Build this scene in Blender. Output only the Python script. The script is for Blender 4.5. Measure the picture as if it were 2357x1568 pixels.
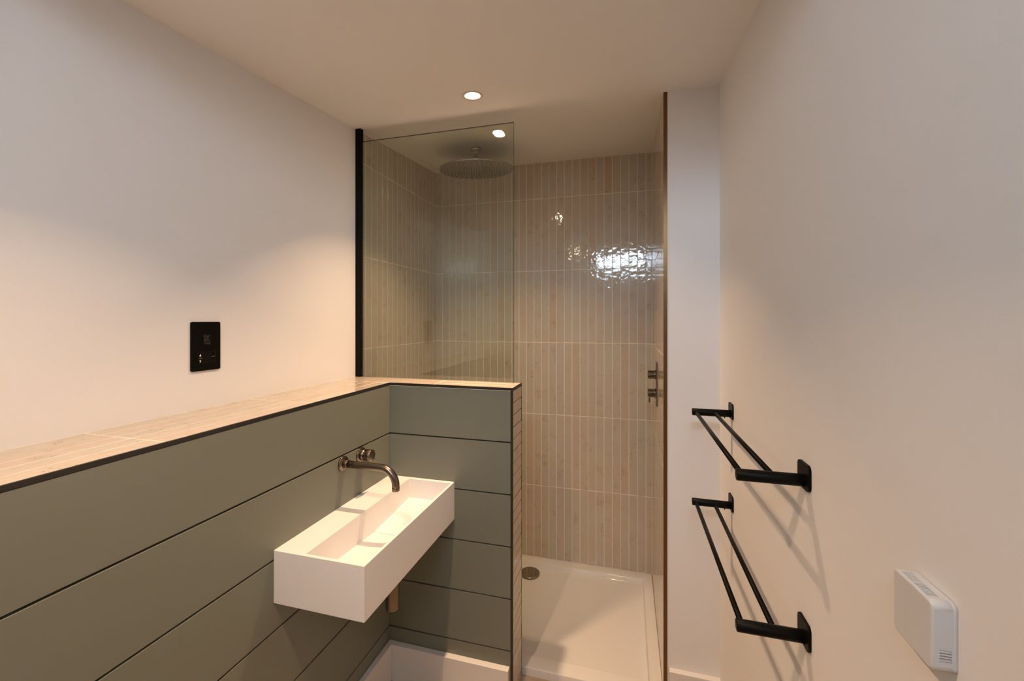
import bpy, bmesh, math, random
from mathutils import Vector, Matrix

for o in list(bpy.data.objects):
    bpy.data.objects.remove(o, do_unlink=True)
scene = bpy.context.scene
COL = scene.collection
rnd = random.Random(7)
PI = math.pi

# ------------------------------------------------------------------ measures (metres, floor at z = 0)
H = 1.357                       # eye height
YB, XL, XS, XR = 2.2969, -1.1033, 0.1233, 0.3042      # back wall, left wall, shower right wall, right wall
YR = 1.5663                     # face of the short wall right of the shower
XP, YP, XE, YP2 = -0.8753, 1.42, -0.3881, 1.5497      # panelled low wall, shower low wall front, its end, its back
ZS = H - 0.2413                 # top of the low walls
YREAR = -0.58                   # wall behind the viewpoint
YSTEP, ZREAR = 0.10, H + 0.96   # the sloping ceiling ends here; flat and higher behind
def ceil_z(x, y): return H + 0.8704 - 0.0061 * x + 0.0948 * (y - YB)

# ------------------------------------------------------------------ camera
cam_d = bpy.data.cameras.new('camera'); cam = bpy.data.objects.new('camera', cam_d); COL.objects.link(cam)
cam_d.sensor_width = 36.0
cam_d.lens = 964.77 / 2357 * 36.0
cam_d.shift_y = -(784 - 735.4) / 2357
cam_d.clip_start = 0.02
cam.location = (0, 0, H)
cam.rotation_euler = (PI / 2, 0, 0.2685)
scene.camera = cam

# ------------------------------------------------------------------ sky, exposure
world = bpy.data.worlds.new('overcast_sky'); scene.world = world
world.use_nodes = True
bg = world.node_tree.nodes['Background']
bg.inputs[0].default_value = (0.66, 0.82, 1.0, 1)
bg.inputs[1].default_value = 50.0
vs = scene.view_settings
vs.view_transform = 'Standard'; vs.look = 'None'; vs.gamma = 1.0; vs.use_curve_mapping = False
vs.exposure = 0.09

LAMP_COL = (1.0, 0.65, 0.385)
LAMP_W = 8.0

# window high in the wall behind the viewpoint
WX0, WX1, WZ0, WZ1 = -0.37, 0.21, H + 0.57, H + 0.885
portal_d = bpy.data.lights.new('window_rear_offscreen', 'AREA')
portal_d.shape = 'RECTANGLE'; portal_d.size = WX1 - WX0; portal_d.size_y = WZ1 - WZ0
portal_d.cycles.is_portal = True
portal = bpy.data.objects.new('window_rear_offscreen', portal_d); COL.objects.link(portal)
portal.location = ((WX0 + WX1) / 2, YREAR - 0.305, (WZ0 + WZ1) / 2)
portal.rotation_euler = (PI / 2, 0, 0)

# ------------------------------------------------------------------ materials
def new_mat(name):
    m = bpy.data.materials.new(name); m.use_nodes = True
    return m, m.node_tree, m.node_tree.nodes['Principled BSDF']
def N(nt, kind, **kw):
    n = nt.nodes.new(kind)
    for k, v in kw.items(): setattr(n, k, v)
    return n
def L(nt, a, b): nt.links.new(a, b)
def simple(name, col, rough=0.5, metal=0.0, spec=0.5, bump=None, var=None, coat=0.0):
    m, nt, b = new_mat(name)
    b.inputs['Base Color'].default_value = (*col, 1)
    b.inputs['Roughness'].default_value = rough
    b.inputs['Metallic'].default_value = metal
    b.inputs['Specular IOR Level'].default_value = spec
    b.inputs['Coat Weight'].default_value = coat
    if var:
        tc = N(nt, 'ShaderNodeTexCoord'); no = N(nt, 'ShaderNodeTexNoise')
        no.inputs['Scale'].default_value = var[0]; no.inputs['Detail'].default_value = 3
        L(nt, tc.outputs['Object'], no.inputs['Vector'])
        mix = N(nt, 'ShaderNodeMix', data_type='RGBA')
        a = var[1]
        mix.inputs[6].default_value = (*[c * (1 - a) for c in col], 1)
        mix.inputs[7].default_value = (*[min(1, c * (1 + a)) for c in col], 1)
        L(nt, no.outputs['Fac'], mix.inputs[0]); L(nt, mix.outputs[2], b.inputs['Base Color'])
    if bump:
        g = N(nt, 'ShaderNodeNewGeometry'); no = N(nt, 'ShaderNodeTexNoise')
        no.inputs['Scale'].default_value = bump[0]; no.inputs['Detail'].default_value = 2
        L(nt, g.outputs['Position'], no.inputs['Vector'])
        bp = N(nt, 'ShaderNodeBump'); bp.inputs['Strength'].default_value = bump[1]; bp.inputs['Distance'].default_value = bump[2]
        L(nt, no.outputs['Fac'], bp.inputs['Height']); L(nt, bp.outputs['Normal'], b.inputs['Normal'])
    return m

M = {}
M['paint'] = simple('white_wall_paint', (0.84, 0.83, 0.825), 0.65, spec=0.3, bump=(60, 0.15, 0.002), var=(1.4, 0.012))
M['ceiling'] = simple('white_ceiling_paint', (0.85, 0.84, 0.83), 0.75, spec=0.2, bump=(60, 0.15, 0.002), var=(1.1, 0.012))
M['sage'] = simple('sage_panel_paint', (0.190, 0.198, 0.160), 0.42, spec=0.4, var=(2.0, 0.02))
M['core'] = simple('raw_backing_board', (0.20, 0.155, 0.115), 0.9)
M['skirting'] = simple('white_gloss_trim_paint', (0.78, 0.755, 0.735), 0.3, spec=0.5)
M['solid_white'] = simple('white_solid_surface', (0.88, 0.865, 0.855), 0.38, spec=0.45)
M['acrylic'] = simple('white_acrylic', (0.81, 0.79, 0.765), 0.06, spec=0.5, bump=(22, 0.12, 0.002))
M['grout'] = simple('cream_grout', (0.84, 0.75, 0.62), 0.85)
M['bronze_trim'] = simple('dark_bronze_profile', (0.040, 0.037, 0.033), 0.38, metal=0.3, spec=0.3)
M['drain'] = simple('polished_drain_metal', (0.40, 0.37, 0.33), 0.12, metal=1.0)
M['brown_trim'] = simple('brown_bronze_profile', (0.17, 0.090, 0.034), 0.3, metal=0.85)
M['black'] = simple('matt_black_metal', (0.004, 0.0037, 0.0033), 0.42, spec=0.10)
M['gloss_black'] = simple('black_plastic', (0.004, 0.0035, 0.003), 0.3, spec=0.2)
M['gun'] = simple('brushed_bronze_metal', (0.215, 0.172, 0.140), 0.27, metal=1.0)
M['steel'] = simple('satin_steel', (0.52, 0.49, 0.45), 0.17, metal=1.0)
M['chrome'] = simple('polished_dark_chrome', (0.24, 0.22, 0.20), 0.10, metal=1.0)
M['nozzle'] = simple('dark_rubber', (0.02, 0.018, 0.015), 0.6)
M['plastic'] = simple('white_plastic', (0.66, 0.66, 0.66), 0.4)
M['blind'] = simple('white_blind_fabric', (0.8, 0.8, 0.8), 0.6)
M['print'] = simple('grey_print', (0.16, 0.14, 0.13), 0.6)
M['print_red'] = simple('pinkish_print', (0.20, 0.07, 0.07), 0.6)
M['contact'] = simple('bright_metal_contact', (0.75, 0.73, 0.70), 0.25, metal=0.6)
M['lamp_ring'] = simple('cream_lamp_ring', (0.74, 0.68, 0.60), 0.35, spec=0.4)

def emission(name, col, s):
    m = bpy.data.materials.new(name); m.use_nodes = True; nt = m.node_tree
    nt.nodes.remove(nt.nodes['Principled BSDF'])
    e = N(nt, 'ShaderNodeEmission'); e.inputs[0].default_value = (*col, 1); e.inputs[1].default_value = s
    L(nt, e.outputs[0], nt.nodes['Material Output'].inputs[0]); return m
M['lens'] = emission('lit_lamp_lens', (1.0, 0.79, 0.56), 140.0)

def pane_mat(name, tint, f0=0.04):
    m = bpy.data.materials.new(name); m.use_nodes = True; nt = m.node_tree
    nt.nodes.remove(nt.nodes['Principled BSDF'])
    tr = N(nt, 'ShaderNodeBsdfTransparent'); tr.inputs[0].default_value = (*tint, 1)
    gl = N(nt, 'ShaderNodeBsdfGlossy'); gl.inputs['Roughness'].default_value = 0.0; gl.inputs[0].default_value = (1, 1, 1, 1)
    lw = N(nt, 'ShaderNodeLayerWeight'); lw.inputs[0].default_value = 0.5
    pw = N(nt, 'ShaderNodeMath', operation='POWER'); pw.inputs[1].default_value = 5
    ma = N(nt, 'ShaderNodeMath', operation='MULTIPLY_ADD'); ma.inputs[1].default_value = 1 - f0; ma.inputs[2].default_value = f0
    mx = N(nt, 'ShaderNodeMixShader')
    L(nt, lw.outputs['Facing'], pw.inputs[0]); L(nt, pw.outputs[0], ma.inputs[0]); L(nt, ma.outputs[0], mx.inputs[0])
    L(nt, tr.outputs[0], mx.inputs[1]); L(nt, gl.outputs[0], mx.inputs[2]); L(nt, mx.outputs[0], nt.nodes['Material Output'].inputs[0])
    return m
M['glass'] = pane_mat('clear_screen_glass', (0.905, 0.928, 0.892))
M['glass_edge'] = simple('green_glass_edge', (0.05, 0.052, 0.036), 0.1)
M['window_glass'] = pane_mat('window_glass', (0.97, 0.98, 0.98))

def tile_mat():
    m, nt, b = new_mat('glazed_cream_tile')
    g = N(nt, 'ShaderNodeNewGeometry'); oi = N(nt, 'ShaderNodeObjectInfo')
    sc = N(nt, 'ShaderNodeMath', operation='MULTIPLY'); sc.inputs[1].default_value = 37.0
    L(nt, oi.outputs['Random'], sc.inputs[0])
    add = N(nt, 'ShaderNodeVectorMath', operation='ADD')
    L(nt, g.outputs['Position'], add.inputs[0]); L(nt, sc.outputs[0], add.inputs[1])
    ramp = N(nt, 'ShaderNodeValToRGB')
    cr = ramp.color_ramp; cr.interpolation = 'LINEAR'
    cols = [(0.0, (0.57, 0.49, 0.395)), (0.25, (0.575, 0.515, 0.425)), (0.5, (0.555, 0.505, 0.425)), (0.72, (0.585, 0.52, 0.425)), (0.92, (0.585, 0.495, 0.415)), (1.0, (0.56, 0.455, 0.345))]
    cr.elements[0].position = 0; cr.elements[1].position = 1
    for i, (p, c) in enumerate(cols):
        e = cr.elements[0] if i == 0 else (cr.elements[-1] if i == len(cols) - 1 else cr.elements.new(p))
        e.position = p; e.color = (*c, 1)
    L(nt, oi.outputs['Random'], ramp.inputs[0])
    # cloudy glaze
    n1 = N(nt, 'ShaderNodeTexNoise'); n1.inputs['Scale'].default_value = 16; n1.inputs['Detail'].default_value = 4
    L(nt, add.outputs[0], n1.inputs['Vector'])
    mr = N(nt, 'ShaderNodeMapRange'); mr.inputs[1].default_value = 0.35; mr.inputs[2].default_value = 0.75
    L(nt, n1.outputs['Fac'], mr.inputs[0])
    mx1 = N(nt, 'ShaderNodeMix', data_type='RGBA', blend_type='MULTIPLY')
    mx1.inputs[7].default_value = (0.95, 0.86, 0.74, 1)
    ms = N(nt, 'ShaderNodeMath', operation='MULTIPLY'); ms.inputs[1].default_value = 0.55
    L(nt, mr.outputs[0], ms.inputs[0]); L(nt, ms.outputs[0], mx1.inputs[0]); L(nt, ramp.outputs[0], mx1.inputs[6])
    # pits and specks, in loose clusters, with a brownish halo
    dn = N(nt, 'ShaderNodeTexNoise'); dn.inputs['Scale'].default_value = 140; dn.inputs['Detail'].default_value = 2
    L(nt, add.outputs[0], dn.inputs['Vector'])
    ds = N(nt, 'ShaderNodeVectorMath', operation='SCALE'); ds.inputs['Scale'].default_value = 0.007
    L(nt, dn.outputs['Color'], ds.inputs[0])
    da = N(nt, 'ShaderNodeVectorMath', operation='ADD'); L(nt, add.outputs[0], da.inputs[0]); L(nt, ds.outputs[0], da.inputs[1])
    vo = N(nt, 'ShaderNodeTexVoronoi'); vo.inputs['Scale'].default_value = 185
    L(nt, da.outputs[0], vo.inputs['Vector'])
    thr = N(nt, 'ShaderNodeSeparateColor'); L(nt, vo.outputs['Color'], thr.inputs[0])
    t2 = N(nt, 'ShaderNodeMapRange'); t2.inputs[1].default_value = 0.55; t2.inputs[2].default_value = 1.0; t2.inputs[3].default_value = 0.0; t2.inputs[4].default_value = 0.40
    L(nt, thr.outputs[0], t2.inputs[0])
    lt = N(nt, 'ShaderNodeMath', operation='LESS_THAN')
    L(nt, vo.outputs['Distance'], lt.inputs[0]); L(nt, t2.outputs[0], lt.inputs[1])
    n2 = N(nt, 'ShaderNodeTexNoise'); n2.inputs['Scale'].default_value = 17; n2.inputs['Detail'].default_value = 2
    L(nt, add.outputs[0], n2.inputs['Vector'])
    gt = N(nt, 'ShaderNodeMapRange'); gt.inputs[1].default_value = 0.54; gt.inputs[2].default_value = 0.60
    L(nt, n2.outputs['Fac'], gt.inputs[0])
    sp = N(nt, 'ShaderNodeMath', operation='MULTIPLY'); L(nt, lt.outputs[0], sp.inputs[0]); L(nt, gt.outputs[0], sp.inputs[1])
    spk = N(nt, 'ShaderNodeMath', operation='MULTIPLY'); spk.inputs[1].default_value = 0.78; L(nt, sp.outputs[0], spk.inputs[0])
    hal = N(nt, 'ShaderNodeMapRange'); hal.inputs[1].default_value = 0.60; hal.inputs[2].default_value = 0.78; hal.inputs[4].default_value = 0.35
    L(nt, n2.outputs['Fac'], hal.inputs[0])
    mxh = N(nt, 'ShaderNodeMix', data_type='RGBA'); mxh.inputs[7].default_value = (0.36, 0.24, 0.13, 1)
    L(nt, hal.outputs[0], mxh.inputs[0]); L(nt, mx1.outputs[2], mxh.inputs[6])
    mx2 = N(nt, 'ShaderNodeMix', data_type='RGBA'); mx2.inputs[7].default_value = (0.15, 0.08, 0.04, 1)
    L(nt, spk.outputs[0], mx2.inputs[0]); L(nt, mxh.outputs[2], mx2.inputs[6]); L(nt, mx2.outputs[2], b.inputs['Base Color'])
    b.inputs['Roughness'].default_value = 0.07
    b.inputs['IOR'].default_value = 1.6
    # hand-made undulating face
    n3 = N(nt, 'ShaderNodeTexNoise'); n3.inputs['Scale'].default_value = 36; n3.inputs['Detail'].default_value = 1.6
    L(nt, add.outputs[0], n3.inputs['Vector'])
    bp = N(nt, 'ShaderNodeBump'); bp.inputs['Strength'].default_value = 0.5; bp.inputs['Distance'].default_value = 0.0019
    L(nt, n3.outputs['Fac'], bp.inputs['Height']); L(nt, bp.outputs['Normal'], b.inputs['Normal'])
    return m
M['tile'] = tile_mat()

def floor_mat():
    m, nt, b = new_mat('beige_stone_floor')
    tc = N(nt, 'ShaderNodeTexCoord'); mp = N(nt, 'ShaderNodeMapping'); mp.inputs['Scale'].default_value = (2.5, 22, 1)
    no = N(nt, 'ShaderNodeTexNoise'); no.inputs['Scale'].default_value = 3; no.inputs['Detail'].default_value = 5
    L(nt, tc.outputs['Object'], mp.inputs[0]); L(nt, mp.outputs[0], no.inputs['Vector'])
    r = N(nt, 'ShaderNodeValToRGB'); r.color_ramp.elements[0].position = 0.3; r.color_ramp.elements[1].position = 0.7
    r.color_ramp.elements[0].color = (0.40, 0.31, 0.22, 1); r.color_ramp.elements[1].color = (0.62, 0.52, 0.41, 1)
    L(nt, no.outputs['Fac'], r.inputs[0]); L(nt, r.outputs[0], b.inputs['Base Color']); b.inputs['Roughness'].default_value = 0.4
    return m
M['floor'] = floor_mat()

# ------------------------------------------------------------------ mesh helpers
def add_box(bm, x0, x1, y0, y1, z0, z1, bevel=0.0, seg=1, mi=0):
    b2 = bmesh.new()
    bmesh.ops.create_cube(b2, size=1)
    for v in b2.verts:
        v.co = Vector((x0 + (v.co.x + .5) * (x1 - x0), y0 + (v.co.y + .5) * (y1 - y0), z0 + (v.co.z + .5) * (z1 - z0)))
    if bevel > 0:
        bmesh.ops.bevel(b2, geom=list(b2.edges), offset=bevel, segments=seg, profile=0.5, affect='EDGES')
    merge(bm, b2, mi)
def merge(bm, b2, mi=0, mat=None):
    vm = {}
    for v in b2.verts: vm[v] = bm.verts.new(mat @ v.co if mat is not None else v.co)
    for f in b2.faces:
        try:
            nf = bm.faces.new([vm[v] for v in f.verts]); nf.material_index = mi; nf.smooth = f.smooth
        except ValueError: pass
    b2.free()
def frame_to(d):
    return Vector(d).normalized().to_track_quat('Z', 'Y').to_matrix().to_4x4()
def add_lathe(bm, prof, base, direction, n=32, mi=0, cap=True):
    """profile list of (radius, height) turned about 'direction' from 'base'"""
    b2 = bmesh.new(); rings = []
    for r, h in prof:
        if r < 1e-6: rings.append([b2.verts.new((0, 0, h))])
        else: rings.append([b2.verts.new((r * math.cos(2 * PI * i / n), r * math.sin(2 * PI * i / n), h)) for i in range(n)])
    for a, c in zip(rings, rings[1:]):
        for i in range(n):
            j = (i + 1) % n
            if len(a) == 1 and len(c) == 1: continue
            if len(a) == 1: f = b2.faces.new((a[0], c[j], c[i]))
            elif len(c) == 1: f = b2.faces.new((a[i], a[j], c[0]))
            else: f = b2.faces.new((a[i], a[j], c[j], c[i]))
            f.smooth = True
    if cap:
        if len(rings[0]) > 1: b2.faces.new(list(reversed(rings[0])))
        if len(rings[-1]) > 1: b2.faces.new(rings[-1])
    bmesh.ops.recalc_face_normals(b2, faces=b2.faces)
    merge(bm, b2, mi, Matrix.Translation(Vector(base)) @ frame_to(direction))
def cyl_prof(r, h, e=0.0008):
    return [(r - e, 0), (r, e), (r, h - e), (r - e, h)]
def add_tube(bm, pts, radius, n=20, mi=0):
    pts = [Vector(p) for p in pts]; b2 = bmesh.new(); rings = []
    t0 = (pts[1] - pts[0]).normalized(); up = Vector((0, 0, 1)) if abs(t0.z) < .9 else Vector((0, 1, 0))
    u = t0.cross(up).normalized()
    for i, p in enumerate(pts):
        t = (pts[min(i + 1, len(pts) - 1)] - pts[max(i - 1, 0)]).normalized()
        u = (u - t * u.dot(t)).normalized(); w = t.cross(u)
        rr = radius[i] if isinstance(radius, (list, tuple)) else radius
        rings.append([b2.verts.new(p + rr * (math.cos(2 * PI * k / n) * u + math.sin(2 * PI * k / n) * w)) for k in range(n)])
    for a, c in zip(rings, rings[1:]):
        for i in range(n):
            f = b2.faces.new((a[i], a[(i + 1) % n], c[(i + 1) % n], c[i])); f.smooth = True
    b2.faces.new(list(reversed(rings[0]))); b2.faces.new(rings[-1])
    bmesh.ops.recalc_face_normals(b2, faces=b2.faces)
    merge(bm, b2, mi)
def add_rounded_plate(bm, cx, cy, w, h, r, t, mat, mi=0, edge=0.0, n=8):
    """rounded rectangle in local XY, from z 0 to t, placed by a matrix"""
    def ring(off, z):
        out = []
        rr = max(r - off, 0.0004)
        for sx, sy, a0 in ((1, 1, 0), (-1, 1, PI / 2), (-1, -1, PI), (1, -1, 1.5 * PI)):
            for k in range(n + 1):
                a = a0 + PI / 2 * k / n
                out.append(b2.verts.new((cx + sx * (w / 2 - off - rr) + rr * math.cos(a), cy + sy * (h / 2 - off - rr) + rr * math.sin(a), z)))
        return out
    b2 = bmesh.new()
    rs = [ring(0, 0), ring(0, t - edge)] + ([ring(edge * .35, t - edge * .3), ring(edge, t)] if edge else [])
    for a, c in zip(rs, rs[1:]):
        for i in range(len(a)):
            j = (i + 1) % len(a); f = b2.faces.new((a[i], a[j], c[j], c[i]))
            f.smooth = bool(edge)
    b2.faces.new(list(reversed(rs[0]))); b2.faces.new(rs[-1])
    merge(bm, b2, mi, mat)
def obj(name, bm, mats, parent=None, kind=None):
    me = bpy.data.meshes.new(name); bm.to_mesh(me); bm.free()
    for m in (mats if isinstance(mats, (list, tuple)) else [mats]): me.materials.append(M[m] if isinstance(m, str) else m)
    o = bpy.data.objects.new(name, me); COL.objects.link(o)
    if parent is not None:
        o.parent = parent
        if parent.type == 'EMPTY': o.matrix_parent_inverse = Matrix.Translation(-Vector(parent.location))
    if kind: o['kind'] = kind
    return o
def carve(o, bm):
    """cut the closed solids in bm out of the object's mesh"""
    bmesh.ops.recalc_face_normals(bm, faces=bm.faces)
    me = bpy.data.meshes.new('cutter'); bm.to_mesh(me); bm.free()
    c = bpy.data.objects.new('cutter', me); COL.objects.link(c)
    m = o.modifiers.new('carve', 'BOOLEAN'); m.operation = 'DIFFERENCE'; m.solver = 'EXACT'; m.object = c
    bpy.context.view_layer.update()
    dg = bpy.context.evaluated_depsgraph_get()
    new = bpy.data.meshes.new_from_object(o.evaluated_get(dg))
    o.modifiers.remove(m); bpy.data.objects.remove(c, do_unlink=True)
    new.name = o.data.name; o.data = new
    for p_ in new.polygons:
        if max(abs(c_) for c_ in p_.normal) > 0.998: p_.use_smooth = False
def tag(o, label, cat, group=None):
    o['label'] = label; o['category'] = cat
    if group: o['group'] = group
    return o
def thing(name, loc, label, cat, group=None):
    e = bpy.data.objects.new(name, None); COL.objects.link(e); e.location = loc
    e.empty_display_size = 0.05
    return tag(e, label, cat, group)
def box_obj(name, x0, x1, y0, y1, z0, z1, mat, parent=None, bevel=0.0, seg=1, kind=None):
    bm = bmesh.new(); add_box(bm, x0, x1, y0, y1, z0, z1, bevel, seg)
    return obj(name, bm, mat, parent, kind)
def struct(o, label, cat):
    o['kind'] = 'structure'; return tag(o, label, cat)

# ------------------------------------------------------------------ room shell
XO0, XO1, YO0, YO1 = XL - 0.15, XR + 0.15, YREAR - 0.30, YB + 0.14
struct(box_obj('floor', XO0, XO1, YO0, YO1, -0.1, 0, 'floor'), 'beige brown streaked floor in front of the shower tray', 'floor')

bm = bmesh.new()    # sloping ceiling slab, a step up, then a flat part
def ceiling_block(bm, y0, y1, zf, t):
    p = [(XO0, y0), (XO1, y0), (XO1, y1), (XO0, y1)]
    l_ = [bm.verts.new((x, y, zf(x, y))) for x, y in p]; h_ = [bm.verts.new((x, y, zf(x, y) + t)) for x, y in p]
    bm.faces.new(list(reversed(l_))); bm.faces.new(h_)
    for i in range(4): bm.faces.new((l_[i], l_[(i + 1) % 4], h_[(i + 1) % 4], h_[i]))
ceiling_block(bm, YSTEP, YO1, ceil_z, 0.40)
ceiling_block(bm, YO0, YSTEP, lambda x, y: ZREAR, 0.19)
struct(obj('ceiling', bm, 'ceiling'), 'white sloping plaster ceiling over the bathroom and shower', 'ceiling')

def sloped_block(bm, x0, x1, y0, y1, z0, over=0.06):
    """a wall block whose top follows the ceiling and runs a little into it"""
    vs_ = [bm.verts.new((x, y, z0)) for x, y in ((x0, y0), (x1, y0), (x1, y1), (x0, y1))]
    vt = [bm.verts.new((x, y, (ceil_z(x, y) if y0 > -0.3 else ZREAR) + over)) for x, y in ((x0, y0), (x1, y0), (x1, y1), (x0, y1))]
    bm.faces.new(list(reversed(vs_))); bm.faces.new(vt)
    for i in range(4):
        j = (i + 1) % 4; bm.faces.new((vs_[i], vs_[j], vt[j], vt[i]))
def wall(name, x0, x1, y0, y1, mat, label):
    bm = bmesh.new(); sloped_block(bm, x0, x1, y0, y1, 0)
    return struct(obj(name, bm, mat), label, 'wall')
XW = XL - 0.004
wall_left = wall('wall_left', XO0, XW, YO0, YO1, 'paint', 'white painted wall above the panelled low wall, tiled inside the shower')
wall_right = wall('wall_right', XR, XO1, YREAR, YR, 'paint', 'white painted wall carrying the black towel rails')
wall_nib = wall('wall_nib', XS + 0.0125, XO1, YR, YB + 0.012, 'paint', 'narrow white wall between shower opening and towel rail wall')
wall_back = wall('wall_back', XO0, XO1, YB + 0.0004, YO1, 'grout', 'cream stack-tiled back wall of the shower')
bm = bmesh.new()
for a_ in ((XO0, WX0, 0, ZREAR + .06), (WX1, XO1, 0, ZREAR + .06), (WX0, WX1, 0, WZ0), (WX0, WX1, WZ1, ZREAR + .06)):
    add_box(bm, a_[0], a_[1], YO0, YREAR, a_[2], a_[3])
wall_rear = struct(obj('wall_rear', bm, 'paint'), 'plain white wall with a high window facing the shower', 'wall')
bm = bmesh.new()
fy0, fy1, fw = YREAR - 0.275, YREAR - 0.225, 0.032
for a_ in ((WX0 - .002, WX1 + .002, WZ0 - .002, WZ0 + fw), (WX0 - .002, WX1 + .002, WZ1 - fw, WZ1 + .002), (WX0 - .002, WX0 + fw, WZ0, WZ1), (WX1 - fw, WX1 + .002, WZ0, WZ1)):
    add_box(bm, a_[0], a_[1], fy0, fy1, a_[2], a_[3])
win = struct(obj('window_1', bm, 'skirting'), 'white framed high window in the wall facing the shower', 'window')
for xm in (WX0 + (WX1 - WX0) / 2,):
    box_obj('glazing_bar', xm - .014, xm + .014, fy0 + .005, fy1 - .005, WZ0 + fw, WZ1 - fw, 'skirting', win)
for k in range(3):      # slats of a blind across the lower part
    zz = WZ0 + 0.040 + 0.030 * k
    box_obj('blind_slat', WX0 + .004, WX1 - .004, YREAR - .215, YREAR - .212, zz, zz + 0.021, 'blind', win)
bm = bmesh.new()
bm.faces.new([bm.verts.new((x, YREAR - .25, z)) for x, z in ((WX0 + .02, WZ0 + .02), (WX1 - .02, WZ0 + .02), (WX1 - .02, WZ1 - .02), (WX0 + .02, WZ1 - .02))])
obj('pane', bm, 'window_glass', win)

# ------------------------------------------------------------------ tiles
tile_meshes = {}
def tile(parent, x0, x1, y0, y1, z0, z1, jitter=True, topcut=None, face=None):
    """one bevelled tile; equal sizes share mesh data; 'topcut' follows the sloping ceiling"""
    d = (round(x1 - x0, 4), round(y1 - y0, 4), round(z1 - z0, 4))
    if d not in tile_meshes:
        bm = bmesh.new(); add_box(bm, -d[0] / 2, d[0] / 2, -d[1] / 2, d[1] / 2, -d[2] / 2, d[2] / 2, 0.0007)
        me = bpy.data.meshes.new('tile'); bm.to_mesh(me); bm.free(); me.materials.append(M['tile']); tile_meshes[d] = me
    o = bpy.data.objects.new('tile', tile_meshes[d]); COL.objects.link(o); o.parent = parent
    o.location = ((x0 + x1) / 2, (y0 + y1) / 2, (z0 + z1) / 2)
    if jitter and face:
        i = 'xyz'.index(face)
        o.location[i] += rnd.uniform(-0.00015, 0.00015)
        for k in range(3):
            if k != i: o.rotation_euler[k] = rnd.uniform(-1, 1) * (0.009 if d[k] == max(d) else 0.0005)
    return o
PITCH, G = 0.04275, 0.0026
ROWS = [(H - .3 - .0268 - 1.0, H - .9268), (H - .9268, H - .5270), (H - .5270, H - .1279), (H - .1279, H + .2712), (H + .2712, H + .6735), (H + .6735, None)]

# back wall of the shower
k = 0; x = XL
while x < XS - 0.004:
    xa, xb = x, min(x + PITCH, XS)
    for z0, z1 in ROWS:
        top = z1 if z1 else ceil_z(0, YB) + 0.004
        j = rnd.uniform(-.0008, .0008)
        tile(wall_back, xa + G / 2, xb - G / 2, YB, YB + 0.006, z0 + G / 2 + j, top - G / 2 + j, face='y')
    x += PITCH; k += 1
# left wall of the shower
grout_l = bmesh.new(); sloped_block(grout_l, XW - 0.001, XL + 0.0026, 1.553, YB + 0.0085, 0.02, 0.0)
bed_l = obj('grout_bed', grout_l, 'grout', wall_left)
PL = 0.0440
y = YB
while y > 1.56:
    ya, yb = max(y - PL, 1.551), y
    for z0, z1 in ROWS:
        top = z1 if z1 else ceil_z(0, (ya + yb) / 2) + 0.004
        if z0 < 0.7 and yb < 1.0: continue
        j = rnd.uniform(-.0008, .0008)
        tile(wall_left, XL - 0.003, XL + 0.003, ya + G / 2, yb - G / 2, z0 + G / 2 + j, top - G / 2 + j, face='x')
    y -= PL
# right wall of the shower
grout_r = bmesh.new(); sloped_block(grout_r, XS + 0.0004, XS + 0.0128, YR + 0.002, YB + 0.0085, 0.02, 0.0)
obj('grout_bed', grout_r, 'grout', wall_nib)
y = YB
while y > YR + 0.006:
    ya, yb = max(y - PL, YR + 0.0025), y
    for z0, z1 in ROWS:
        top = z1 if z1 else ceil_z(0, (ya + yb) / 2) + 0.004
        j = rnd.uniform(-.0008, .0008)
        tile(wall_nib, XS, XS + 0.011, ya + G / 2, yb - G / 2, z0 + G / 2 + j, top - G / 2 + j, face='x')
    y -= PL
# bronze edge profile closing the tiles at the shower opening
bm = bmesh.new(); sloped_block(bm, XS - 0.0006, XS + 0.0118, YR - 0.0015, YR + 0.0025, 0.0, 0.0)
o = obj('edge_profile', bm, 'brown_trim', wall_nib); o['label'] = 'brown bronze metal tile edge strip'

# ------------------------------------------------------------------ panelled low walls
PT = 0.018
low = struct(box_obj('wall_low_left', XW, XP - PT, YREAR, YP2 - .006, 0, ZS - 0.011, 'core'), 'low wall clad in sage green boards with a cream tiled ledge', 'low wall')
pony = struct(box_obj('wall_low_shower', XP - PT, XE - 0.009, YP + PT, YP2 - .006, 0, ZS - 0.011, 'core'), 'sage green half wall below the glass shower screen', 'low wall')
joints = [H - .4341, H - .6188, H - .8027, H - .9862, H - 1.1693]
gap = 0.0050
tops = [ZS - 0.0105] + [j - gap / 2 for j in joints]
bots = [j + gap / 2 for j in joints] + [0.0]
for zt, zb in zip(tops, bots):
    box_obj('panel', XP - PT, XP, YREAR, YP, zb, zt, 'sage', low, bevel=0.0005)
    box_obj('panel', XP, XE - 0.0078, YP, YP + PT, zb, zt, 'sage', pony, bevel=0.0005)
# ledge tiles: five rows along the left wall
box_obj('grout_bed', XW, XP - 0.003, YREAR, YP, ZS - 0.0112, ZS - 0.0004, 'grout', low)
sx = [XW, -1.0586, -1.0135, -0.9705, -0.9250, XP - 0.0025]
yj = [YREAR, -0.185, 0.215, 0.615, 1.015, YP]
for a, b in zip(sx, sx[1:]):
    for c, d in zip(yj, yj[1:]):
        tile(low, a + G / 2, b - G / 2, c + G / 2, d - G / 2, ZS - 0.009, ZS, face='z')
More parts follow.
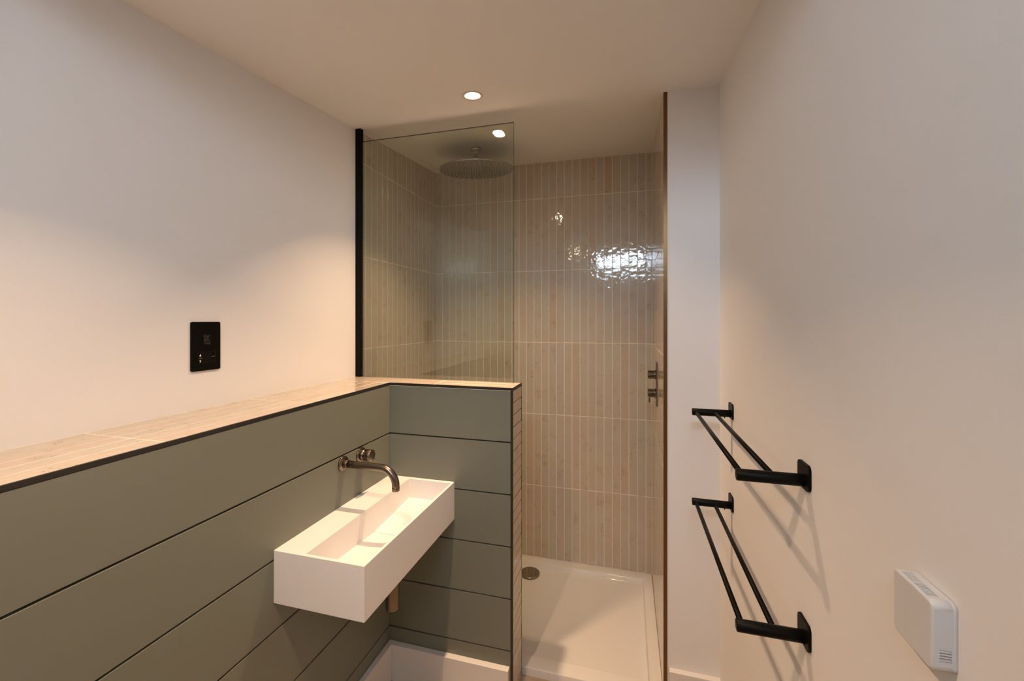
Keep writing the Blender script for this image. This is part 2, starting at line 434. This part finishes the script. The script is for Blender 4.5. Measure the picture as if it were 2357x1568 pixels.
# half wall top: three rows along it
box_obj('grout_bed', XW, XE - 0.003, YP, YP2 - .002, ZS - 0.0112, ZS - 0.0004, 'grout', pony)
sy = [YP + 0.0025, 1.4640, 1.5075, YP2 - 0.0022]
xj = [XW, -0.695, XE - 0.0025]
for a, b in zip(sy, sy[1:]):
    for c, d in zip(xj, xj[1:]):
        lo_ = c + G / 2; hi_ = d - G / 2
        # the row against the left ledge starts where the ledge tiles end
        tile(pony, lo_, hi_, a + G / 2, b - G / 2, ZS - 0.009, ZS, face='z')
# end face: short tiles stacked flat, open dark joints
z = ZS - 0.0112
while z > 0.012:
    z0 = max(z - 0.0430, 0.002)
    tile(pony, XE - 0.009, XE + rnd.uniform(-.0005, .0002), YP + 0.0052, YP2 - 0.0032, z0 + 0.0013, z - 0.0013, face='x')
    z -= 0.0430
# shower side of the half wall
box_obj('tiled_back_board', XL + .003, XE - 0.004, YP2 - 0.0065, YP2 - 0.0006, 0.0, ZS - 0.011, 'tile', pony)
# metal edge profiles
def profile(parent, *a):
    return box_obj('edge_profile', *a, 'bronze_trim', parent, bevel=0.0006)
profile(low, XP - 0.0028, XP + 0.0008, YREAR, YP + 0.0008, ZS - 0.0098, ZS + 0.0003)
profile(pony, XP + 0.0008, XE + 0.0006, YP - 0.0008, YP + 0.0028, ZS - 0.0098, ZS + 0.0003)
profile(pony, XE - 0.0028, XE + 0.0006, YP + 0.0028, YP2, ZS - 0.0098, ZS + 0.0003)
profile(pony, XE - 0.0076, XE + 0.0006, YP - 0.0008, YP + 0.0050, 0.0, ZS - 0.0098)
profile(pony, XE - 0.0090, XE + 0.0006, YP2 - 0.0030, YP2, 0.0, ZS - 0.0098)

# ------------------------------------------------------------------ skirting boards
SK = H - 1.2216
def skirting(name, x0, x1, y0, y1, label):
    return struct(box_obj(name, x0, x1, y0, y1, 0.0, SK, 'skirting', bevel=0.0018, seg=2), label, 'skirting board')
ST = 0.021
skirting('baseboard_left', XP, XP + ST, YREAR, YP, 'white skirting board along the sage green low wall under the basin')
skirting('baseboard_shower', XP + ST, XE - 0.011, YP - ST - .002, YP, 'white skirting board at the foot of the half wall under the glass screen')
skirting('baseboard_nib', XS + 0.0175, XR, YR - ST, YR, 'white skirting board at the foot of the narrow wall by the shower')
skirting('baseboard_right', XR - ST, XR, YREAR, YR - ST, 'white skirting board along the towel rail wall')

# ------------------------------------------------------------------ shower tray
ZT = H - 1.3264
TX0, TX1, TY0, TY1 = XL + 0.0032, XS - 0.0002, YP2 + 0.006, YB - 0.0002
bm = bmesh.new()
def rect(x0, x1, y0, y1, zz): return [bm.verts.new(v) for v in ((x0, y0, zz), (x1, y0, zz), (x1, y1, zz), (x0, y1, zz))]
r0 = rect(TX0, TX1, TY0, TY1, 0.0); r1 = rect(TX0, TX1, TY0, TY1, ZT)
r2 = rect(TX0 + .055, TX1 - .043, TY0 + .062, TY1 - .058, ZT)
r3 = rect(TX0 + .061, TX1 - .048, TY0 + .070, TY1 - .067, ZT - .0205)
r4 = rect(-.62, -.38, 2.06, 2.18, ZT - .0265)
bm.faces.new(list(reversed(r0)))
for a, b in ((r0, r1), (r1, r2), (r2, r3), (r3, r4)):
    for i in range(4): bm.faces.new((a[i], a[(i + 1) % 4], b[(i + 1) % 4], b[i]))
bm.faces.new(r4)
bmesh.ops.recalc_face_normals(bm, faces=bm.faces)
ed = [e for e in bm.edges if all(v in r1 or v in r2 or v in r3 for v in e.verts) and not (e.verts[0] in r1 and e.verts[1] in r2) and not (e.verts[0] in r2 and e.verts[1] in r1)]
bmesh.ops.bevel(bm, geom=[e for e in ed], offset=0.0035, segments=3, profile=0.5, affect='EDGES')
for f in bm.faces: f.smooth = True
tray = obj('shower_tray', bm, 'acrylic')
for pgon in tray.data.polygons: pgon.use_smooth = True
tray.data.set_sharp_from_angle(angle=math.radians(50)) if hasattr(tray.data, 'set_sharp_from_angle') else None
tag(tray, 'low white rectangular shower tray with a raised rim', 'shower tray')
DC = (-0.498, 2.170)
bm = bmesh.new(); add_lathe(bm, [(0.044, 0), (0.044, .0055), (0.0500, .0065), (0.0515, .0085), (0.0510, .0110), (0.048, .0125), (0, .0130)], (*DC, ZT - .0268), (0, 0, 1), 48)
dcov = obj('drain_cover', bm, 'drain', tray); dcov['label'] = 'round polished metal drain cover'
bm = bmesh.new()
for i in range(6):
    a = 2 * PI * i / 6 + .3
    add_lathe(bm, [(0.0019, 0), (0.0019, .010)], (DC[0] + 0.009 * math.cos(a), DC[1] + 0.009 * math.sin(a), ZT - .0208), (0, 0, 1), 12)
carve(dcov, bm)

# ------------------------------------------------------------------ glass screen
YG0, YG1, XG, ZG = 1.5355, 1.5435, -0.4163, H + 0.750
scr = thing('shower_screen', (XL, 1.54, ZS), 'clear glass shower screen held in a black wall channel', 'glass screen')
bm = bmesh.new()
add_box(bm, XL + 0.004, XG, YG0, YG1, ZS - 0.0002, ZG, 0)
bm.faces.ensure_lookup_table()
for f in bm.faces:
    if abs(f.normal.y) < 0.5: f.material_index = 1
bm.normal_update()
for f in bm.faces:
    f.material_index = 0 if abs(f.normal.y) > 0.5 else 1
g = obj('pane', bm, ['glass', 'glass_edge'], scr); g['label'] = 'clear glass pane'
bm = bmesh.new()
for a in ((XW, XL + 0.0205, YG0 - 0.0045, YG0), (XW, XL + 0.0205, YG1, YG1 + 0.0075), (XW, XL + 0.004, YG0, YG1)):
    sl = bmesh.new(); sloped_block(sl, *a, ZS, 0.0); merge(bm, sl)
    # top follows the ceiling
c = obj('wall_channel', bm, 'black', scr); c['label'] = 'black metal wall channel'

# ------------------------------------------------------------------ rain shower head
SH = Vector((-0.717, 1.9352, ceil_z(-0.717, 1.9352)))
DN = Vector((0.0061, 0.0948, -1)).normalized()          # square to the sloping ceiling
DC_ = SH + DN * 0.1020
sh = thing('rain_shower_head', SH, 'large round metal rain shower head hanging from the ceiling', 'shower head')
bm = bmesh.new(); add_lathe(bm, [(0.0270, -0.004), (0.0270, 0.0130), (0.0255, 0.0145), (0.0125, 0.015), (0.0125, 0.0245), (0.0115, 0.026)], SH, DN, 36)
obj('ceiling_flange', bm, 'steel', sh)
bm = bmesh.new(); add_lathe(bm, cyl_prof(0.0098, 0.084), SH + DN * 0.013, DN, 24)
obj('arm', bm, 'steel', sh)
RH = 0.183
bm = bmesh.new(); add_lathe(bm, [(0, -0.0060), (0.012, -0.0060), (0.014, -0.0030), (RH - .03, -0.0028), (RH - .002, -0.0022), (RH, -0.0008), (RH, 0.0030), (RH - .001, 0.0040), (RH - .004, 0.0045), (0, 0.0045)], DC_, DN, 96)
disc = obj('head_plate', bm, 'steel', sh)
bm = bmesh.new()
fm = frame_to(DN)
for ring in range(1, 14):
    r_ = 0.0130 * ring
    n_ = min(6 * ring, 34)
    for q in range(n_):
        a = 2 * PI * q / n_ + 0.045 * (ring % 2) + 0.02 * ring
        c_ = DC_ + fm.to_3x3() @ Vector((r_ * math.cos(a), r_ * math.sin(a), 0.0044))
        add_lathe(bm, [(0.0030, 0), (0.0026, 0.0010), (0.0012, 0.0013)], c_, DN, 7)
o = obj('nozzles', bm, 'nozzle', disc); o['kind'] = 'stuff'; o['label'] = 'rings of small dark rubber spray nozzles'

# ------------------------------------------------------------------ shower valve on the right shower wall
VY, VZ = 1.932, H - 0.2805
sv = thing('shower_valve', (XS, VY, VZ), 'concealed shower mixer with two round knobs on an upright metal plate', 'shower valve')
# local x -> room y, local y -> up, local z -> out of the wall
Rm = Matrix.Translation((XS, VY, VZ)) @ Matrix(((0, 0, -1, 0), (1, 0, 0, 0), (0, 1, 0, 0), (0, 0, 0, 1)))
bm = bmesh.new(); add_rounded_plate(bm, 0, 0, 0.085, 0.190, 0.012, 0.0045, Rm, edge=0.001)
obj('plate', bm, 'chrome', sv)
for zk, lev in ((H - 0.2414, False), (H - 0.3224, True)):
    bm = bmesh.new(); add_lathe(bm, [(0.0205, 0.004), (0.0205, 0.008), (0.0185, 0.009), (0.0185, 0.036), (0.0175, 0.037), (0, 0.037)], (XS, VY, zk), (-1, 0, 0), 32)
    kb = obj('knob', bm, 'chrome', sv)
    if lev:
        bm = bmesh.new(); add_lathe(bm, cyl_prof(0.0033, 0.028), (XS - 0.030, VY, zk - 0.015), (0, 0, -1), 14)
        obj('lever', bm, 'chrome', kb)

# ------------------------------------------------------------------ wash basin
BX0, BX1, BY0, BY1 = XP, -0.6080, 0.8748, YP - 0.001
BZ1, BZ0 = H - 0.5929, H - 0.7285
ix0, ix1, iy0, iy1 = -0.7835, BX1 - 0.0085, 0.8845, 1.4040
bm = bmesh.new()
def rc(x0, x1, y0, y1, zz): return [bm.verts.new(v) for v in ((x0, y0, zz), (x1, y0, zz), (x1, y1, zz), (x0, y1, zz))]
b0 = rc(BX0, BX1, BY0, BY1, BZ0); b1 = rc(BX0, BX1, BY0, BY1, BZ1); b2 = rc(ix0, ix1, iy0, iy1, BZ1)
ZF1, ZF0, ZFM, YS = H - 0.663, H - 0.668, H - 0.683, 1.179
b3 = [bm.verts.new(v) for v in ((ix0, iy0, ZF0), (ix1, iy0, ZF0), (ix1, iy1, ZF1), (ix0, iy1, ZF1))]
# slot across the floor of the bowl
sa = [bm.verts.new((x, YS - .0012, ZFM)) for x in (ix0, ix1)]; sb = [bm.verts.new((x, YS + .0012, ZFM)) for x in (ix0, ix1)]
sc_ = [bm.verts.new((x, YS - .0012, ZFM - .004)) for x in (ix0, ix1)]; sd = [bm.verts.new((x, YS + .0012, ZFM - .004)) for x in (ix0, ix1)]
bm.faces.new(list(reversed(b0)))
for a, b in ((b0, b1), (b1, b2)):
    for i in range(4): bm.faces.new((a[i], a[(i + 1) % 4], b[(i + 1) % 4], b[i]))
bm.faces.new((b2[0], b2[1], b3[1], b3[0])); bm.faces.new((b2[2], b2[3], b3[3], b3[2]))
bm.faces.new((b2[1], b2[2], b3[2], sb[1], sd[1], sc_[1], sa[1], b3[1])); bm.faces.new((b2[3], b2[0], b3[0], sa[0], sc_[0], sd[0], sb[0], b3[3]))
bm.faces.new((b3[0], b3[1], sa[1], sa[0])); bm.faces.new((sb[0], sb[1], b3[2], b3[3]))
bm.faces.new((sa[0], sa[1], sc_[1], sc_[0])); bm.faces.new((sc_[0], sc_[1], sd[1], sd[0])); bm.faces.new((sd[0], sd[1], sb[1], sb[0]))
bmesh.ops.recalc_face_normals(bm, faces=bm.faces)
ed = [e for e in bm.edges if all(v in b0 or v in b1 or v in b2 for v in e.verts) and not ((e.verts[0] in b1) != (e.verts[1] in b1) and (e.verts[0] in b2 or e.verts[1] in b2))]
bmesh.ops.bevel(bm, geom=ed, offset=0.0009, segments=2, profile=0.5, affect='EDGES')
basin = obj('wash_basin', bm, 'solid_white')
tag(basin, 'long white rectangular wall-hung basin on the sage green boards', 'basin')
bm = bmesh.new(); add_lathe(bm, [(0.0225, 0), (0.0225, .004), (0.0195, .006), (0.0215, .008), (0.0215, 0.160), (0.0195, 0.166), (0.012, 0.168), (0, 0.168)], (-0.6995, 1.150, BZ0 + .001), (0, 0, -1), 32)
o = obj('waste_trap', bm, 'gun', basin); o['label'] = 'brown bronze metal waste cylinder under the basin'

# ------------------------------------------------------------------ wall mixer tap
TYs, TYk, TZ = 1.1461, 1.2387, H - 0.4600
tap = thing('wall_mixer_tap', (XP, TYs, TZ), 'brushed bronze wall tap with curved spout and round knob above the basin', 'tap')
bm = bmesh.new(); add_lathe(bm, [(0.0235, -.0005), (0.0235, 0.0035), (0.0225, 0.0048), (0.013, 0.0052), (0.013, 0.006)], (XP, TYs, TZ), (1, 0, 0), 36)
obj('spout_flange', bm, 'gun', tap)
pts = [(XP + .022, TYs, TZ)]
xb, rb = -0.737, 0.0515
pts += [(XP + .05, TYs, TZ), (XP + .1, TYs, TZ)]
for i in range(15):
    a = PI / 2 * i / 14
    pts.append((xb + rb * math.sin(a), TYs, TZ - rb + rb * math.cos(a)))
pts.append((xb + rb, TYs, TZ - rb - .0035))
bm = bmesh.new(); add_tube(bm, pts, 0.0114, 28)
sp = obj('spout', bm, 'gun', tap)
bm = bmesh.new(); add_lathe(bm, cyl_prof(0.0128, 0.017, .0006), (XP + .0045, TYs, TZ), (1, 0, 0), 32)
obj('collar', bm, 'gun', sp)
bm = bmesh.new(); add_lathe(bm, [(0.0116, 0), (0.0118, .001), (0.0118, .0115), (0.011, .0122), (0.009, .0122), (0.009, .006)], (xb + rb, TYs, TZ - rb - .0030), (0, 0, -1), 28)
obj('aerator', bm, 'gun', sp)
bm = bmesh.new(); add_lathe(bm, [(0.0245, -.0005), (0.0245, 0.0035), (0.0235, 0.0048), (0.016, 0.0052), (0.016, 0.006)], (XP, TYk, TZ), (1, 0, 0), 36)
obj('knob_flange', bm, 'gun', tap)
bm = bmesh.new(); add_lathe(bm, [(0.0185, 0.004), (0.0185, 0.0175), (0.0175, 0.018), (0.0175, 0.0192), (0.0195, 0.0198), (0.0195, 0.0435), (0.0186, 0.0445), (0, 0.0445)], (XP, TYk, TZ), (1, 0, 0), 40)
kn = obj('knob', bm, 'gun', tap)
bm = bmesh.new(); add_lathe(bm, cyl_prof(0.0026, 0.042, .0004), (XP + 0.036, TYk, TZ), (0.08, 0.72, -0.69), 12)
obj('lever', bm, 'gun', kn)

# ------------------------------------------------------------------ shaver socket on the left wall
SY, SZ = 0.8777, H - 0.0725
sk = thing('shaver_socket', (XW, SY, SZ), 'black shaver socket plate on the white wall above the tiled ledge', 'socket')
# local x -> room y, local y -> up, local z -> out of wall (+X)
Rs = Matrix.Translation((XW, SY, SZ)) @ Matrix(((0, 0, 1, 0), (1, 0, 0, 0), (0, 1, 0, 0), (0, 0, 0, 1)))
bm = bmesh.new(); add_rounded_plate(bm, 0, 0, 0.0815, 0.132, 0.0045, 0.0055, Rs, edge=0.0015)
pl = obj('face_plate', bm, 'black', sk)
bm = bmesh.new(); add_rounded_plate(bm, 0.0010, 0.0175, 0.023, 0.0315, 0.0015, 0.0059, Rs)
obj('symbol_panel', bm, 'gloss_black', sk)
bm = bmesh.new(); add_rounded_plate(bm, 0.0010, -0.0310, 0.0525, 0.034, 0.0015, 0.0060, Rs)
ins = obj('outlet_insert', bm, 'gloss_black', sk)
def stroke(bm, pts, w, zz):
    for (x0, y0), (x1, y1) in zip(pts, pts[1:]):
        d = Vector((x1 - x0, y1 - y0)); l = d.length
        if l < 1e-6: continue
        d /= l; nx, ny = -d.y * w / 2, d.x * w / 2
        ex, ey = d.x * w * .3, d.y * w * .3
        q = [(x0 - ex + nx, y0 - ey + ny), (x1 + ex + nx, y1 + ey + ny), (x1 + ex - nx, y1 + ey - ny), (x0 - ex - nx, y0 - ey - ny)]
        l_ = [bm.verts.new(Rs @ Vector((a, b, zz))) for a, b in q]; h_ = [bm.verts.new(Rs @ Vector((a, b, zz + .0002))) for a, b in q]
        bm.faces.new(list(reversed(h_))); bm.faces.new(l_)
        for i in range(4): bm.faces.new((l_[i], l_[(i + 1) % 4], h_[(i + 1) % 4], h_[i]))
bm = bmesh.new()
px = lambda u, v: (0.001 + (u - 515) / 1008 * 90 * 0.001218, 0.0175 - (v - 578) / 1568 * 140 * 0.001137)
stroke(bm, [px(440, 468), px(495, 468)], .0006, .0059)
stroke(bm, [px(525, 510), px(525, 475), px(575, 468)], .0006, .0059)
stroke(bm, [px(440, 480), px(445, 530), px(462, 572), px(490, 590)], .0006, .0059)
stroke(bm, [px(555, 545), px(540, 572), px(520, 588)], .0006, .0059)
stroke(bm, [px(500, 545), px(515, 540), px(518, 510)], .0006, .0059)
stroke(bm, [px(440, 600), px(440, 625), px(465, 632), px(500, 615), px(540, 605), px(590, 600)], .0006, .0059)
stroke(bm, [px(440, 600), px(470, 588), px(500, 592)], .0006, .0059)
stroke(bm, [px(450, 672), px(455, 690)], .0008, .0059); stroke(bm, [px(452, 680), px(500, 676)], .0006, .0059)
stroke(bm, [px(500, 676), px(530, 662), px(575, 660), px(590, 672), px(575, 688), px(530, 690), px(500, 678)], .0006, .0059)
for u in (475, 548): stroke(bm, [px(u - 6, 500), px(u + 6, 500)], .0012, .0059)
obj('shaver_symbol', bm, 'print', sk)
bm = bmesh.new(); stroke(bm, [px(485, 580), px(515, 578)], .0012, .0059); obj('symbol_mark', bm, 'print_red', sk)
ps = lambda u, v: (0.001 + (u - 515) / 1008 * 90 * 0.001218, -0.031 - (v - 1045) / 1568 * 140 * 0.001137)
for (u, v) in ((342, 980), (342, 1132)):
    bm = bmesh.new(); x_, y_ = ps(u, v)
    s = 1 if v < 1045 else -1
    add_lathe(bm, [(0.0026, 0), (0.0022, .0007), (0, .0009)], Rs @ Vector((x_, y_ - s * .0010, .0058)), (1, 0, 0), 12)
    add_lathe(bm, [(0.0016, 0), (0.0012, .0006), (0, .0008)], Rs @ Vector((x_, y_ + s * .0022, .0058)), (1, 0, 0), 12)
    obj('contact', bm, 'contact', ins)
for target in (pl, ins):
    bm = bmesh.new()
    for (u, v) in ((678, 950), (690, 1085)):
        x_, y_ = ps(u, v); add_lathe(bm, [(0.0032, 0), (0.0032, .006)], Rs @ Vector((x_, y_, .0012)), (1, 0, 0), 16)
    carve(target, bm)
for (u, v, w_) in ((350, 1053, 75), (678, 1028, 65)):
    bm = bmesh.new(); stroke(bm, [ps(u - w_ / 2, v), ps(u + w_ / 2, v)], .0018, .0060); obj('printed_mark', bm, 'print', ins)

# ------------------------------------------------------------------ towel rails
def make_rail(zc_, label):
    t = thing('towel_rail', (XR, 1.12, zc_), label, 'towel rail', 'black double towel rails')
    for yc in (0.853, 1.396):
        # local x -> -y (along wall), local y -> up, local z -> into the room (-X)
        R_ = Matrix.Translation((XR, yc, zc_ + 0.0088)) @ Matrix(((0, 0, -1, 0), (-1, 0, 0, 0), (0, 1, 0, 0), (0, 0, 0, 1)))
        bm = bmesh.new(); add_rounded_plate(bm, 0, 0, 0.050, 0.046, 0.009, 0.0045, R_, edge=0.0006)
        pl_ = obj('wall_plate', bm, 'black', t)
        bm = bmesh.new(); add_lathe(bm, [(0.0102, 0.0), (0.0108, 0.0008), (0.0108, 0.1100), (0.0100, 0.1108), (0, 0.1108)], (XR - 0.0002, yc, zc_), (-1, 0, 0), 28)
        am = obj('arm', bm, 'black', t)
        if yc > 1:
            bm = bmesh.new(); add_lathe(bm, cyl_prof(0.0018, 0.005, .0003), (XR - 0.020, yc, zc_ - .0095), (0, 0, -1), 10)
            obj('grub_screw', bm, 'black', am)
    for xb_ in (XR - 0.1010, XR - 0.0480):
        bm = bmesh.new(); add_tube(bm, [(xb_, 0.853, zc_), (xb_, 1.12, zc_), (xb_, 1.396, zc_)], 0.0053, 16)
        obj('bar', bm, 'black', t)
    return t
make_rail(H - 0.2850, 'upper black double towel rail, nearer the ceiling on the white wall')
make_rail(H - 0.5620, 'lower black double towel rail, nearer the floor on the white wall')

# ------------------------------------------------------------------ room sensor box on the right wall
TB = (0.4984, 0.5600, H - 0.3410, H - 0.2735); XF = 0.2839
cy_, cz_ = (TB[0] + TB[1]) / 2, (TB[2] + TB[3]) / 2
ts = thing('room_sensor', (XR, cy_, cz_), 'small white plastic room sensor box with vents on the wall', 'sensor')
Rt = Matrix.Translation((XR, cy_, cz_)) @ Matrix(((0, 0, -1, 0), (-1, 0, 0, 0), (0, 1, 0, 0), (0, 0, 0, 1)))
bm = bmesh.new(); add_rounded_plate(bm, 0, 0, TB[1] - TB[0], TB[3] - TB[2], 0.0065, XR - XF, Rt, edge=0.0022)
hs = obj('housing', bm, 'plastic', ts)
bm = bmesh.new(); add_rounded_plate(bm, 0, 0, TB[1] - TB[0] + .0006, TB[3] - TB[2] + .0006, 0.0066, 0.0035, Rt, edge=0.0006)
obj('back_plate', bm, 'plastic', ts)
FIELDS = ((0.5330, 0.5510), (0.5090, 0.5310))              # two vent openings on top, with slats
bm = bmesh.new()
for y0, y1 in FIELDS:
    add_box(bm, XF + 0.0028, XF + 0.0120, y0, y1, TB[3] - .0060, TB[3] + .002)
for i in range(5):                                         # slots in the end, the outer two shallow
    zz = H - 0.3188 - 0.0026 * i
    add_box(bm, XF + 0.0060, XF + 0.0155, TB[0] - .002, TB[0] + (.0060 if 0 < i < 4 else .0010), zz - .0006, zz + .0006)
carve(hs, bm)
for y0, y1 in FIELDS:
    n_ = 8
    for i in range(n_):
        yy = y0 + (y1 - y0) * (i + .5) / n_
        bm = bmesh.new(); add_box(bm, XF + 0.0026, XF + 0.0122, yy - .0006, yy + .0006, TB[3] - .0058, TB[3] - .0003)
        obj('slat', bm, 'plastic', hs)

# ------------------------------------------------------------------ recessed downlights
def downlight(x, y, label, gain, beam, tail=''):
    z_ = ceil_z(x, y)
    t = thing('ceiling_downlight', (x, y, z_), label, 'downlight', 'recessed ceiling downlights')
    nrm = Vector((0.0061, 0.0948, -1)).normalized()
    bm = bmesh.new(); add_lathe(bm, [(0.0372, -.001), (0.0372, 0.0012), (0.0360, 0.0022), (0.0300, 0.0026), (0.0235, 0.0012), (0.0225, -.0005)], (x, y, z_), nrm, 48, cap=False)
    obj('trim_ring', bm, 'lamp_ring', t)
    bm = bmesh.new(); add_lathe(bm, [(0.0228, 0.0006), (0.018, 0.0013), (0, 0.0015)], (x, y, z_), nrm, 40, cap=False)
    obj('lens' + tail, bm, 'lens', t)
    ld = bpy.data.lights.new('downlight_beam' + tail, 'AREA')
    ld.shape = 'DISK'; ld.size = 0.036; ld.energy = LAMP_W * gain; ld.color = LAMP_COL; ld.spread = math.radians(beam)
    lo_ = bpy.data.objects.new('downlight_beam' + tail, ld); COL.objects.link(lo_)
    lo_.location = Vector((x, y, z_)) + nrm * 0.0022
    lo_.rotation_euler = nrm.to_track_quat('-Z', 'Y').to_euler()
    return t
downlight(-0.5245, 1.3827, 'lit round ceiling downlight beside the glass shower screen', 0.92, 106)
downlight(-0.5150, 0.3250, 'lit round ceiling downlight above the tiled ledge', 0.67, 104, '_offscreen')    # seen in the tiles and by the towel rail shadows
